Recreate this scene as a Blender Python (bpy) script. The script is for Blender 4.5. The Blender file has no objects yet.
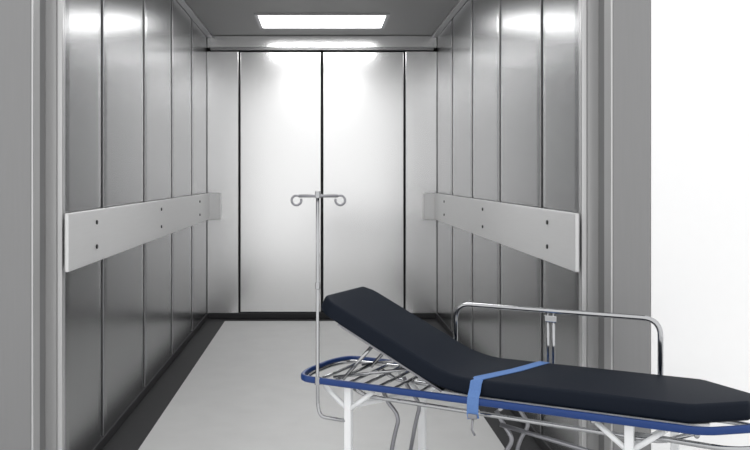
import bpy, bmesh, math
from mathutils import Vector, Matrix

scene = bpy.context.scene
try:
    scene.view_settings.view_transform = 'Standard'
    scene.view_settings.look = 'None'
except Exception:
    pass

# ------------------------------------------------------------------ materials
def mat(name, color, rough=0.5, metal=0.0, brushed=None, nscale=8.0, namp=0.0, bump=0.0,
        emit=None, estr=0.0, coat=0.0, rvar=0.0, spec=None):
    m = bpy.data.materials.new(name)
    m.use_nodes = True
    nt = m.node_tree
    b = nt.nodes['Principled BSDF']
    b.inputs['Roughness'].default_value = rough
    b.inputs['Metallic'].default_value = metal
    b.inputs['Base Color'].default_value = (*color, 1)
    if spec is not None:
        b.inputs['Specular IOR Level'].default_value = spec
    if coat:
        b.inputs['Coat Weight'].default_value = coat
    if emit:
        b.inputs['Emission Color'].default_value = (*emit, 1)
        b.inputs['Emission Strength'].default_value = estr
    tc = nt.nodes.new('ShaderNodeTexCoord')
    mp = nt.nodes.new('ShaderNodeMapping')
    nz = nt.nodes.new('ShaderNodeTexNoise')
    mp.inputs['Scale'].default_value = brushed if brushed else (1, 1, 1)
    nz.inputs['Scale'].default_value = nscale
    nz.inputs['Detail'].default_value = 4
    nt.links.new(tc.outputs['Object'], mp.inputs['Vector'])
    nt.links.new(mp.outputs['Vector'], nz.inputs['Vector'])
    if namp > 0:
        r = nt.nodes.new('ShaderNodeMapRange')
        r.inputs['To Min'].default_value = 1 - namp
        r.inputs['To Max'].default_value = 1 + namp
        mx = nt.nodes.new('ShaderNodeVectorMath')
        mx.operation = 'SCALE'
        mx.inputs[0].default_value = color
        nt.links.new(nz.outputs['Fac'], r.inputs['Value'])
        nt.links.new(r.outputs['Result'], mx.inputs['Scale'])
        nt.links.new(mx.outputs['Vector'], b.inputs['Base Color'])
    if rvar > 0:
        r2 = nt.nodes.new('ShaderNodeMapRange')
        r2.inputs['To Min'].default_value = max(0.02, rough - rvar)
        r2.inputs['To Max'].default_value = rough + rvar
        nt.links.new(nz.outputs['Fac'], r2.inputs['Value'])
        nt.links.new(r2.outputs['Result'], b.inputs['Roughness'])
    if bump > 0:
        bp = nt.nodes.new('ShaderNodeBump')
        bp.inputs['Strength'].default_value = bump
        bp.inputs['Distance'].default_value = 0.002
        nt.links.new(nz.outputs['Fac'], bp.inputs['Height'])
        nt.links.new(bp.outputs['Normal'], b.inputs['Normal'])
    return m

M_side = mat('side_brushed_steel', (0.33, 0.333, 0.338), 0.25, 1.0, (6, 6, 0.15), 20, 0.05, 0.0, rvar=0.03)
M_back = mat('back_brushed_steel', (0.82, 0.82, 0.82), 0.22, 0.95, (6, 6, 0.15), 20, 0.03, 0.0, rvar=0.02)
M_backtrim = mat('back_trim_steel', (0.84, 0.84, 0.84), 0.22, 0.8, (6, 6, 0.15), 20, 0.02)
M_seam = mat('seam_dark', (0.006, 0.006, 0.007), 0.7, 0.0)
M_edge = mat('panel_edge_steel', (0.50, 0.50, 0.51), 0.35, 1.0)
M_ceil = mat('ceiling_steel', (0.42, 0.42, 0.42), 0.5, 0.4, nscale=3, namp=0.03)
M_frame = mat('door_frame_steel', (0.25, 0.25, 0.252), 0.45, 0.6, (5, 5, 0.2), 20, 0.04)
M_jamb = mat('jamb_bright_steel', (0.55, 0.55, 0.55), 0.3, 0.6, (5, 5, 0.2), 20, 0.03)
M_floor = mat('floor_vinyl', (0.58, 0.58, 0.575), 0.45, 0.0, None, 6, 0.07, 0.0)
M_border = mat('floor_border_rubber', (0.035, 0.035, 0.037), 0.6, 0.0, None, 30, 0.1, spec=0.25)
M_white = mat('white_paint', (0.95, 0.95, 0.95), 0.8, 0.0, None, 20, 0.01)
M_lobby = mat('lobby_floor_tile', (0.7, 0.7, 0.7), 0.5, 0.0, None, 10, 0.04)
M_rail = mat('handrail_aluminium', (0.70, 0.70, 0.70), 0.4, 0.3, (6, .3, 6), 20, 0.03)
M_bolt = mat('bolt_steel', (0.05, 0.05, 0.05), 0.4, 0.8)
M_light = mat('light_diffuser', (1, 1, 1), 0.5, 0, emit=(1, 1, 1), estr=8.8)
M_chrome = mat('chrome', (0.43, 0.435, 0.445), 0.12, 1.0, nscale=10, namp=0.02)
M_whitemetal = mat('white_powdercoat', (0.86, 0.87, 0.88), 0.35, 0.0, nscale=20, namp=0.02)
M_pad = mat('navy_vinyl', (0.0038, 0.0072, 0.015), 0.6, 0.0, None, 160, 0.1, 0.1, spec=0.16)
M_blue = mat('blue_bumper', (0.013, 0.045, 0.18), 0.3, 0.0, None, 15, 0.04, spec=0.3)
M_strap = mat('blue_webbing', (0.11, 0.21, 0.46), 0.6, 0.0, (1, 1, 1), 150, 0.12, 0.2, spec=0.2)
M_buckle = mat('buckle_metal', (0.3, 0.3, 0.32), 0.3, 1.0)
M_rubber = mat('caster_rubber', (0.05, 0.05, 0.05), 0.6, 0.0, nscale=30, namp=0.05)

# ------------------------------------------------------------------ mesh builder
class MB:
    def __init__(self):
        self.v = []; self.f = []; self.fm = []; self.sm = []; self.mats = []
    def mi(self, m):
        if m not in self.mats: self.mats.append(m)
        return self.mats.index(m)
    def add(self, vs, fs, m, smooth=False):
        o = len(self.v); k = self.mi(m)
        self.v += [tuple(p) for p in vs]
        for f in fs:
            self.f.append([i + o for i in f]); self.fm.append(k); self.sm.append(smooth)
    def box(self, x0, x1, y0, y1, z0, z1, m, bev=0.0, rot=None, seg=2):
        bm = bmesh.new()
        bmesh.ops.create_cube(bm, size=1)
        sx, sy, sz = abs(x1-x0), abs(y1-y0), abs(z1-z0)
        for v in bm.verts:
            v.co = Vector((v.co.x*sx, v.co.y*sy, v.co.z*sz))
        if bev > 0:
            bmesh.ops.bevel(bm, geom=bm.edges[:], offset=bev, segments=seg, affect='EDGES', profile=0.5)
        c = Vector(((x0+x1)/2, (y0+y1)/2, (z0+z1)/2))
        bm.verts.index_update()
        vs = [(rot @ v.co if rot else v.co) + c for v in bm.verts]
        fs = [[v.index for v in f.verts] for f in bm.faces]
        self.add(vs, fs, m, False)
        bm.free()
    def tube(self, pts, r, m, fillet=0.0, n=12, caps=True, closed=False, flat=None):
        P = [Vector(p) for p in pts]
        if fillet > 0:
            Q = []
            N = len(P)
            for i in range(N):
                if not closed and i in (0, N-1):
                    Q.append(P[i]); continue
                a, b, c = P[(i-1) % N], P[i], P[(i+1) % N]
                d1 = (a-b); d2 = (c-b)
                t = min(fillet, d1.length*0.48, d2.length*0.48)
                s = b + d1.normalized()*t; e = b + d2.normalized()*t
                for k in range(9):
                    u = k/8
                    Q.append((1-u)**2*s + 2*u*(1-u)*b + u*u*e)
            P = Q
        N = len(P)
        T = []
        for i in range(N):
            if closed: t = P[(i+1) % N]-P[(i-1) % N]
            else: t = P[min(i+1, N-1)]-P[max(i-1, 0)]
            T.append(t.normalized())
        up = Vector((0, 0, 1)) if abs(T[0].z) < 0.9 else Vector((0, 1, 0))
        nrm = (up - T[0]*up.dot(T[0])).normalized()
        vs = []; fs = []
        for i in range(N):
            nrm = (nrm - T[i]*nrm.dot(T[i])).normalized()
            bn = T[i].cross(nrm)
            ra, rb = (r, r) if not flat else flat
            for k in range(n):
                a = 2*math.pi*k/n
                ca, sa = math.cos(a), math.sin(a)
                if flat:
                    ca = math.copysign(abs(ca)**0.6, ca); sa = math.copysign(abs(sa)**0.6, sa)
                vs.append(P[i] + nrm*ca*ra + bn*sa*rb)
        R = N if closed else N-1
        for i in range(R):
            j = (i+1) % N
            for k in range(n):
                k2 = (k+1) % n
                fs.append([i*n+k, j*n+k, j*n+k2, i*n+k2])
        if caps and not closed:
            fs.append(list(range(n))); fs.append(list(range((N-1)*n, N*n))[::-1])
        self.add(vs, fs, m, True)
    def disc(self, c, axis, r, h, m, n=24, bev=0.25):
        c = Vector(c); ax = Vector(axis).normalized()
        b = r*bev*0.3
        prof = [(-h/2, r-b), (-h/2+b, r), (h/2-b, r), (h/2, r-b)]
        up = Vector((0, 0, 1)) if abs(ax.z) < .9 else Vector((1, 0, 0))
        a1 = (up-ax*up.dot(ax)).normalized(); a2 = ax.cross(a1)
        vs = []; fs = []
        for (t, rr) in prof:
            for k in range(n):
                a = 2*math.pi*k/n
                vs.append(c+ax*t+a1*math.cos(a)*rr+a2*math.sin(a)*rr)
        for i in range(3):
            for k in range(n):
                k2 = (k+1) % n
                fs.append([i*n+k, i*n+k2, (i+1)*n+k2, (i+1)*n+k])
        fs.append(list(range(n))[::-1]); fs.append(list(range(3*n, 4*n)))
        self.add(vs, fs, m, False)
    def build(self, name, parent=None):
        me = bpy.data.meshes.new(name)
        me.from_pydata(self.v, [], self.f)
        for m in self.mats: me.materials.append(m)
        for p, k, s in zip(me.polygons, self.fm, self.sm):
            p.material_index = k; p.use_smooth = s
        bm = bmesh.new(); bm.from_mesh(me)
        bmesh.ops.recalc_face_normals(bm, faces=bm.faces[:])
        bm.to_mesh(me); bm.free()
        me.update()
        ob = bpy.data.objects.new(name, me)
        scene.collection.objects.link(ob)
        if parent: ob.parent = parent
        return ob

# ------------------------------------------------------------------ dimensions
EYE = 1.30; F = 850.0
HW = 1.055; YF = 3.49; YB = 7.83; H = 2.60
seams = [3.49, 4.09, 5.05, 5.98, 6.90, 7.83]

# floor of cabin
b = MB()
b.box(-HW-0.1, HW+0.1, YF-0.06, YB+0.1, -0.05, -0.001, M_border)
b.box(-0.875, 0.875, YF+0.02, YB-0.17, -0.01, 0.002, M_floor)
b.box(-5, 5, -3.0, YF-0.06, -0.05, 0.0, M_lobby)
b.box(-1.13, 1.13, YF-0.06, YF+0.0, -0.02, 0.003, M_edge)     # sill
b.build('floor')

# side walls
for sgn, nm in ((-1, 'wall_left'), (1, 'wall_right')):
    b = MB()
    xa, xb = sorted((sgn*(HW+0.02), sgn*(HW+0.12)))
    b.box(xa, xb, YF, YB+0.1, 0, H, M_seam)
    for i in range(5):
        y0, y1 = seams[i]+(0.020 if i else 0), seams[i+1]-0.020
        # shallow pressed panel: centre flat, edges folded back a few millimetres
        xs = lambda d: sgn*(HW+d)
        prof = [(y0, 0.028), (y0, 0.006), (y0+0.01, 0.002), (y0+0.06, 0.0), (y1-0.06, 0.0), (y1-0.01, 0.002), (y1, 0.006), (y1, 0.028)]
        zz = (0.05, H-0.004)
        vs = [(xs(d), y, z) for z in zz for (y, d) in prof]
        n = len(prof)
        fs = [[k, k+1, n+k+1, n+k] for k in range(n-1)] + [list(range(n)), list(range(n, 2*n)), [n-1, 0, n, 2*n-1]]
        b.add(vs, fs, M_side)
        xa, xb = sorted((sgn*(HW+0.001), sgn*(HW+0.02)))
        b.box(xa, xb, y0-0.004, y0+0.004, 0.05, H-0.004, M_edge, 0.001)
    b.build(nm)
    b = MB()
    xa, xb = sorted((sgn*(HW-0.008), sgn*(HW+0.03)))
    b.box(xa, xb, YF+0.002, YB-0.003, 0.003, 0.05, M_border, 0.004)
    b.build('baseboard_left' if sgn < 0 else 'baseboard_right')

# back wall (returns, header)
b = MB()
b.box(-HW-0.1, HW+0.1, YB+0.04, YB+0.12, 0, H, M_seam)
for s in (-1, 1):
    xa, xb = sorted((s*0.768, s*(HW-0.001)))
    b.box(xa, xb, YB-0.03, YB+0.05, 0.05, 2.452, M_backtrim, 0.004)
b.box(-HW+0.001, HW-0.001, YB-0.03, YB+0.05, 2.487, H-0.003, M_backtrim, 0.004)
b.box(-HW+0.03, HW-0.03, YB-0.045, YB+0.03, 2.464, 2.482, M_edge, 0.006)
b.box(-HW+0.001, HW-0.001, YB-0.03, YB+0.05, 0.003, 0.05, M_border, 0.003)
b.build('wall_back')
for i, (x0, x1) in enumerate(((-0.752, -0.009), (0.009, 0.752))):
    b = MB()
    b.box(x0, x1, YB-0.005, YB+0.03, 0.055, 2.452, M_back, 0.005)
    b.build('door_%d' % (i+1))

# ceiling
b = MB()
b.box(-HW-0.1, HW+0.1, YF-0.05, YB+0.12, H, H+0.08, M_ceil)
for s in (-1, 1):
    xa, xb = sorted((s*(HW-0.05), s*(HW-0.001)))
    b.box(xa, xb, YF+0.01, YB-0.04, H-0.02, H+0.01, M_edge, 0.003)
b.build('ceiling')
for i, (y0, y1) in enumerate(((6.78, 7.35), (3.95, 4.75))):
    b = MB()
    b.box(-0.51, 0.51, y0, y1, H-0.008, H+0.001, M_light)
    for (a0, a1, c0, c1) in ((-0.54, -0.51, y0-0.03, y1+0.03), (0.51, 0.54, y0-0.03, y1+0.03),
                             (-0.51, 0.51, y0-0.03, y0), (-0.51, 0.51, y1, y1+0.03)):
        b.box(a0, a1, c0, c1, H-0.014, H+0.001, M_edge, 0.002)
    o = b.build('ceiling_light_panel' if i == 0 else 'ceiling_light_panel.001')

# handrails
for k, s in enumerate((-1, 1)):
    b = MB()
    xa, xb = sorted((s*1.022, s*1.04))
    b.box(xa, xb, YF-0.06, 7.70, 0.915, 1.153, M_rail, 0.005)
    xa, xb = sorted((s*1.036, s*1.057))
    for y in (3.85, 5.4, 7.1):
        b.box(xa, xb, y-0.06, y+0.06, 0.96, 1.11, M_border, 0.003)
        for z in (0.985, 1.095):
            b.disc((s*1.020, y, z), (1, 0, 0), 0.010, 0.008, M_bolt, 12)
    # corner return onto the back wall
    xa, xb = sorted((s*0.925, s*1.04))
    b.box(xa, xb, 7.705, 7.73, 0.915, 1.153, M_rail, 0.005)
    xa, xb = sorted((s*0.925, s*0.95))
    b.box(xa, xb, 7.725, 7.802, 0.915, 1.153, M_rail, 0.004)
    b.build('handrail' if k == 0 else 'handrail.001')

# door frame + front wall
YFR = 3.31
b = MB()
for s in (-1, 1):
    def bx(x0, x1, y0, y1, m, bev=0.003):
        xa, xb = sorted((s*x0, s*x1))
        b.box(xa, xb, y0, y1, 0.0, 2.75, m, bev)
    bx(1.057, 1.082, YF-0.03, YF+0.05, M_jamb, 0.006)
    bx(1.084, 1.140, YF-0.012, YF+0.05, M_jamb, 0.004)
    bx(1.131, 1.16, YFR+0.09, YF-0.014, M_frame, 0.003)
    bx(1.126, 1.16, YFR+0.004, YFR+0.085, M_jamb, 0.004)
    bx(1.133, 1.281, YFR, YFR+0.03, M_frame, 0.004)
b.box(-1.281, 1.281, YFR, YFR+0.03, 2.60, 2.80, M_frame, 0.003)
b.box(-1.16, 1.16, YFR+0.03, YF+0.05, 2.68, 2.78, M_frame, 0.003)
b.build('elevator_door_frame')
b = MB()
for s in (-1, 1):
    xa, xb = sorted((s*1.283, s*5.0))
    b.box(xa, xb, YFR+0.004, YFR+0.15, 0, 3.2, M_white)
b.box(-1.283, 1.283, YFR+0.035, YFR+0.15, 2.80, 3.2, M_white)
b.build('wall_front')

# ------------------------------------------------------------------ gurney
G = bpy.data.objects.new('hospital_gurney', None)
G.empty_display_size = 0.3
scene.collection.objects.link(G)
ANG = math.radians(29)
G.location = (0.680, 2.980, 0)
G.rotation_euler = (0, 0, -ANG)
def toworld(p):
    c, s = math.cos(-ANG), math.sin(-ANG)
    return Vector((0.680+c*p[0]-s*p[1], 2.980+s*p[0]+c*p[1], p[2]))
def tolocal(p):
    c, s = math.cos(ANG), math.sin(ANG)
    x, y = p[0]-0.680, p[1]-2.980
    return (c*x-s*y, s*x+c*y, p[2])

# mattress: swept section along a bent path
def pad_mesh(m, th, hw, u_foot, u_hinge, Lb, ang, ztop_base, chf, chh, n=40):
    zc = ztop_base - th/2
    rb = 0.10
    total_flat = u_foot-u_hinge
    def path(s):   # s measured from hinge; + toward foot, - toward head
        if s > rb: return Vector((u_hinge+s, 0, zc)), 0.0
        if s < -rb:
            t = -s
            return Vector((u_hinge-t*math.cos(ang), 0, zc+t*math.sin(ang))), ang
        q = (rb-s)/(2*rb)
        p0 = Vector((u_hinge+rb, 0, zc)); p1 = Vector((u_hinge, 0, zc))
        p2 = Vector((u_hinge-rb*math.cos(ang), 0, zc+rb*math.sin(ang)))
        return (1-q)**2*p0+2*q*(1-q)*p1+q*q*p2, ang*q
    S = []
    s0, s1 = -Lb, total_flat
    ed = [0, 0.001, 0.003, 0.006, 0.010]
    for e in ed: S.append(s0+e)
    x = s0+0.02
    while x < s1-0.02:
        S.append(x); x += 0.02
    for e in reversed(ed): S.append(s1-e)
    vs = []; fs = []
    for s in S:
        p, a = path(s)
        nz = Vector((math.sin(a), 0, math.cos(a)))
        w = hw
        dh = s-s0; df = s1-s
        if dh < chh: w = hw-(chh-dh)*0.75
        if df < chf: w = hw-(chf-df)*0.85
        d = min(dh, df); r = 0.010
        hh = th/2
        if d < r:
            k = math.sqrt(max(0, 1-((r-d)/r)**2))
            hh = th/2-r+r*k; w = w-r*0.6*(1-k)
        rr = 0.012
        rr = min(rr, hh*0.98)
        for q in range(n):
            side = q // (n//4); f = (q % (n//4))/(n//4-1)
            ang2 = (side+f)*math.pi/2
            cx = (w-rr) if side in (0, 3) else -(w-rr)
            cz = (hh-rr) if side in (0, 1) else -(hh-rr)
            yy = cx+rr*math.cos(ang2); zz = cz+rr*math.sin(ang2)
            vs.append(p+Vector((0, yy, 0))+nz*zz)
    N = len(S)
    for i in range(N-1):
        for k in range(n):
            k2 = (k+1) % n
            fs.append([i*n+k, (i+1)*n+k, (i+1)*n+k2, i*n+k2])
    fs.append(list(range(n))); fs.append(list(range((N-1)*n, N*n))[::-1])
    m.add(vs, fs, M_pad, True)

BA = math.radians(26.0)
b = MB()
pad_mesh(b, 0.060, 0.188, 0.738, -0.190, 0.555, BA, 0.621, 0.155, 0.045)
b.build('mattress', G)

# blue bumper frame
FW = 0.203
b = MB()
zf = 0.550
fr = [(-0.79, -0.10, zf), (-0.755, -FW, zf), (0.62, -FW, zf), (0.765, -0.08, zf),
      (0.765, 0.08, zf), (0.62, FW, zf), (-0.755, FW, zf), (-0.79, 0.10, zf)]
b.tube(fr, 0.01, M_blue, fillet=0.05, closed=True, n=16, flat=(0.012, 0.009))
b.build('bumper_rail', G)
b = MB()
ins = [(x*0.985, y*0.93, zf-0.008) for x, y, z in fr]
b.tube(ins, 0.008, M_chrome, fillet=0.05, closed=True)
b.box(-0.215, 0.63, -0.165, 0.165, 0.548, 0.560, M_whitemetal, 0.003)
for u in (-0.70, -0.64, -0.58, -0.52, -0.46, -0.40, -0.30):
    b.tube([(u, -FW+0.01, 0.542), (u, FW-0.01, 0.542)], 0.006, M_chrome)
for u in (0.0, 0.3, 0.6):
    b.tube([(u, -FW+0.01, 0.532), (u, FW-0.01, 0.532)], 0.008, M_chrome)
for v in (-0.14, 0.14):
    b.tube([(-0.58, v, 0.53), (-0.52, v, 0.50), (0.50, v, 0.485), (0.60, v, 0.53)], 0.008, M_chrome, fillet=0.04)
b.tube([(0.42, -0.15, 0.50), (0.70, -0.16, 0.495), (0.79, -0.09, 0.50), (0.79, 0.09, 0.50),
        (0.70, 0.16, 0.495), (0.42, 0.15, 0.50)], 0.009, M_chrome, fillet=0.06)
b.build('deck_frame', G)

# backrest pan + support struts
b = MB()
rot = Matrix.Rotation(BA, 3, 'Y')
L = 0.46
c = Vector((-0.215-math.cos(BA)*L/2, 0, 0.552+math.sin(BA)*L/2))
b.box(c.x-L/2, c.x+L/2, -0.15, 0.15, c.z-0.004, c.z+0.004, M_buckle, 0.002, rot=rot)
for v in (-0.12, 0.12):
    b.tube([(-0.50, v, 0.68), (-0.62, v, 0.545)], 0.007, M_chrome)
    b.tube([(-0.36, v, 0.61), (-0.66, v, 0.548)], 0.006, M_chrome)
b.tube([(-0.50, -0.12, 0.68), (-0.50, 0.12, 0.68)], 0.007, M_chrome)
b.build('backrest_support', G)

# legs, lower frame
b = MB()
legs = [(-0.575, -0.165), (-0.42, 0.165), (0.405, -0.165), (0.50, 0.165)]
for (u, v) in legs:
    b.box(u-0.014, u+0.014, v-0.011, v+0.011, 0.14, 0.535, M_whitemetal, 0.004)
    b.tube([(u-0.10, v, 0.525), (u-0.012, v, 0.455)], 0.009, M_whitemetal)
    b.tube([(u+0.10, v, 0.525), (u+0.012, v, 0.455)], 0.009, M_whitemetal)
b.tube([(-0.575, -0.165, 0.15), (0.405, -0.165, 0.15)], 0.013, M_whitemetal)
b.tube([(-0.42, 0.165, 0.15), (0.50, 0.165, 0.15)], 0.013, M_whitemetal)
b.tube([(-0.575, -0.165, 0.15), (-0.42, 0.165, 0.15)], 0.013, M_whitemetal)
b.tube([(0.405, -0.165, 0.15), (0.50, 0.165, 0.15)], 0.013, M_whitemetal)
b.tube([(0.405, -0.165, 0.46), (0.50, 0.165, 0.46)], 0.010, M_whitemetal)
b.tube([(-0.575, -0.165, 0.46), (-0.42, 0.165, 0.46)], 0.010, M_whitemetal)
b.build('leg_frame', G)
b = MB()
for v in (-0.10, 0.10):
    b.tube([(-0.47, v, 0.525), (-0.45, v, 0.48), (-0.40, v, 0.43), (-0.42, v, 0.36), (-0.46, v, 0.15)], 0.0075, M_buckle, fillet=0.05)
    b.tube([(-0.04, v, 0.50), (-0.01, v, 0.45), (0.02, v, 0.41), (-0.02, v, 0.34), (-0.05, v, 0.15)], 0.0075, M_buckle, fillet=0.05)
b.tube([(-0.46, -0.165, 0.15), (-0.46, 0.165, 0.15)], 0.008, M_chrome)
b.tube([(-0.05, -0.165, 0.15), (-0.05, 0.165, 0.15)], 0.008, M_chrome)
b.tube([(-0.02, -0.12, 0.46), (0.38, -0.12, 0.40), (0.40, -0.15, 0.38)], 0.0075, M_buckle, fillet=0.03)
b.build('lift_linkage', G)
for i, (u, v) in enumerate(legs):
    b = MB()
    b.disc((u+0.02, v, 0.055), (0, 1, 0), 0.055, 0.022, M_rubber, 32)
    b.disc((u+0.02, v, 0.055), (0, 1, 0), 0.03, 0.026, M_whitemetal, 24)
    for s in (-1, 1):
        b.box(u-0.008, u+0.028, v+s*0.018-0.003, v+s*0.018+0.003, 0.045, 0.125, M_chrome, 0.002)
    b.box(u-0.016, u+0.03, v-0.021, v+0.021, 0.12, 0.145, M_chrome, 0.003)
    b.build('caster_%d' % (i+1), G)

# far side safety rail
b = MB()
vr = 0.216
b.tube([(-0.30, vr, 0.545), (-0.30, vr, 0.806), (0.447, vr, 0.806), (0.447, vr, 0.545)], 0.0095, M_chrome, fillet=0.06)
for u in (0.058, 0.078):
    b.tube([(u, vr, 0.545), (u, vr, 0.80)], 0.006, M_chrome)
b.box(0.045, 0.09, vr-0.008, vr+0.008, 0.765, 0.79, M_chrome, 0.003)
for u in (-0.30, 0.068, 0.447):
    b.box(u-0.025, u+0.025, 0.195, vr+0.012, 0.53, 0.56, M_whitemetal, 0.003)
b.build('side_rail', G)

# strap
b = MB()
def strip(pts, w, m, t=0.0025):
    vs = []; fs = []
    P = [Vector(p) for p in pts]
    N = len(P)
    for i in range(N):
        tt = (P[min(i+1, N-1)]-P[max(i-1, 0)]).normalized()
        side = Vector((1, 0, 0)); side = (side-tt*side.dot(tt)).normalized()
        nn = tt.cross(side)
        for a, c2 in ((-1, -1), (1, -1), (1, 1), (-1, 1)):
            vs.append(P[i]+side*a*w/2+nn*c2*t/2)
    for i in range(N-1):
        for k in range(4):
            k2 = (k+1) % 4
            fs.append([i*4+k, (i+1)*4+k, (i+1)*4+k2, i*4+k2])
    fs.append([0, 1, 2, 3]); fs.append([(N-1)*4+k for k in (3, 2, 1, 0)])
    b.add(vs, fs, m)
sp = [(0.065, 0.204, 0.557), (0.063, 0.192, 0.585), (0.060, 0.1895, 0.610), (0.054, 0.178, 0.6232), (0.0, 0.0, 0.6232),
      (-0.076, -0.178, 0.6232), (-0.081, -0.190, 0.610), (-0.083, -0.196, 0.585), (-0.084, -0.210, 0.565), (-0.084, -0.216, 0.540),
      (-0.084, -0.217, 0.51), (-0.081, -0.217, 0.495)]
strip(sp, 0.040, M_strap)
b.box(-0.099, -0.067, -0.225, -0.216, 0.495, 0.512, M_buckle, 0.003)
b.tube([(-0.083, -0.218, 0.495), (-0.086, -0.218, 0.458), (-0.076, -0.218, 0.44)], 0.004, M_buckle)
b.build('strap', G)

# ------------------------------------------------------------------ IV pole (clamped to the gurney)
b = MB()
px, py = -0.016, 3.130
top = 1.235
def wl(pts): return [tolocal(p) for p in pts]
leg = toworld((-0.575, -0.165, 0.44))
b.tube(wl([(px, py, top), (px, py, 0.46), (px+0.01, py-0.01, 0.42), (leg.x, leg.y, 0.405)]), 0.0065, M_chrome, fillet=0.05)
def arc(cx, cz, r, a0, a1, n=14):
    return [(cx+r*math.cos(math.radians(a0+(a1-a0)*i/n)), py, cz+r*math.sin(math.radians(a0+(a1-a0)*i/n))) for i in range(n+1)]
b.tube(wl([(px-0.07, py, top-0.005), (px+0.075, py, top-0.005)]), 0.0055, M_buckle)
b.tube(wl([(px-0.062, py, top-0.005)] + arc(px-0.078, top-0.021, 0.018, 60, 380)), 0.0042, M_buckle)
b.tube(wl([(px+0.067, py, top-0.005)] + arc(px+0.083, top-0.021, 0.018, 120, -200)), 0.0042, M_buckle)
b.disc(tolocal((px, py, top)), (0, 0, 1), 0.010, 0.025, M_chrome, 16)
b.disc(tolocal((px, py, 0.90)), (0, 0, 1), 0.009, 0.025, M_chrome, 16)
b.disc(tolocal((px, py, 0.55)), (0, 0, 1), 0.011, 0.03, M_chrome, 16)
b.build('iv_pole', G)

# ------------------------------------------------------------------ world + camera
w = bpy.data.worlds.new('World'); scene.world = w
w.use_nodes = True
bg = w.node_tree.nodes['Background']
bg.inputs['Color'].default_value = (1, 1, 1, 1)
bg.inputs['Strength'].default_value = 1.25

cam = bpy.data.cameras.new('Camera')
co = bpy.data.objects.new('Camera', cam)
scene.collection.objects.link(co)
co.location = (0, 0, EYE)
co.rotation_euler = (math.radians(90), 0, 0)
cam.sensor_width = 36
cam.lens = F/750*36
cam.shift_x = (375-322)/750
cam.shift_y = -(225-177)/750
cam.clip_start = 0.05
scene.camera = co
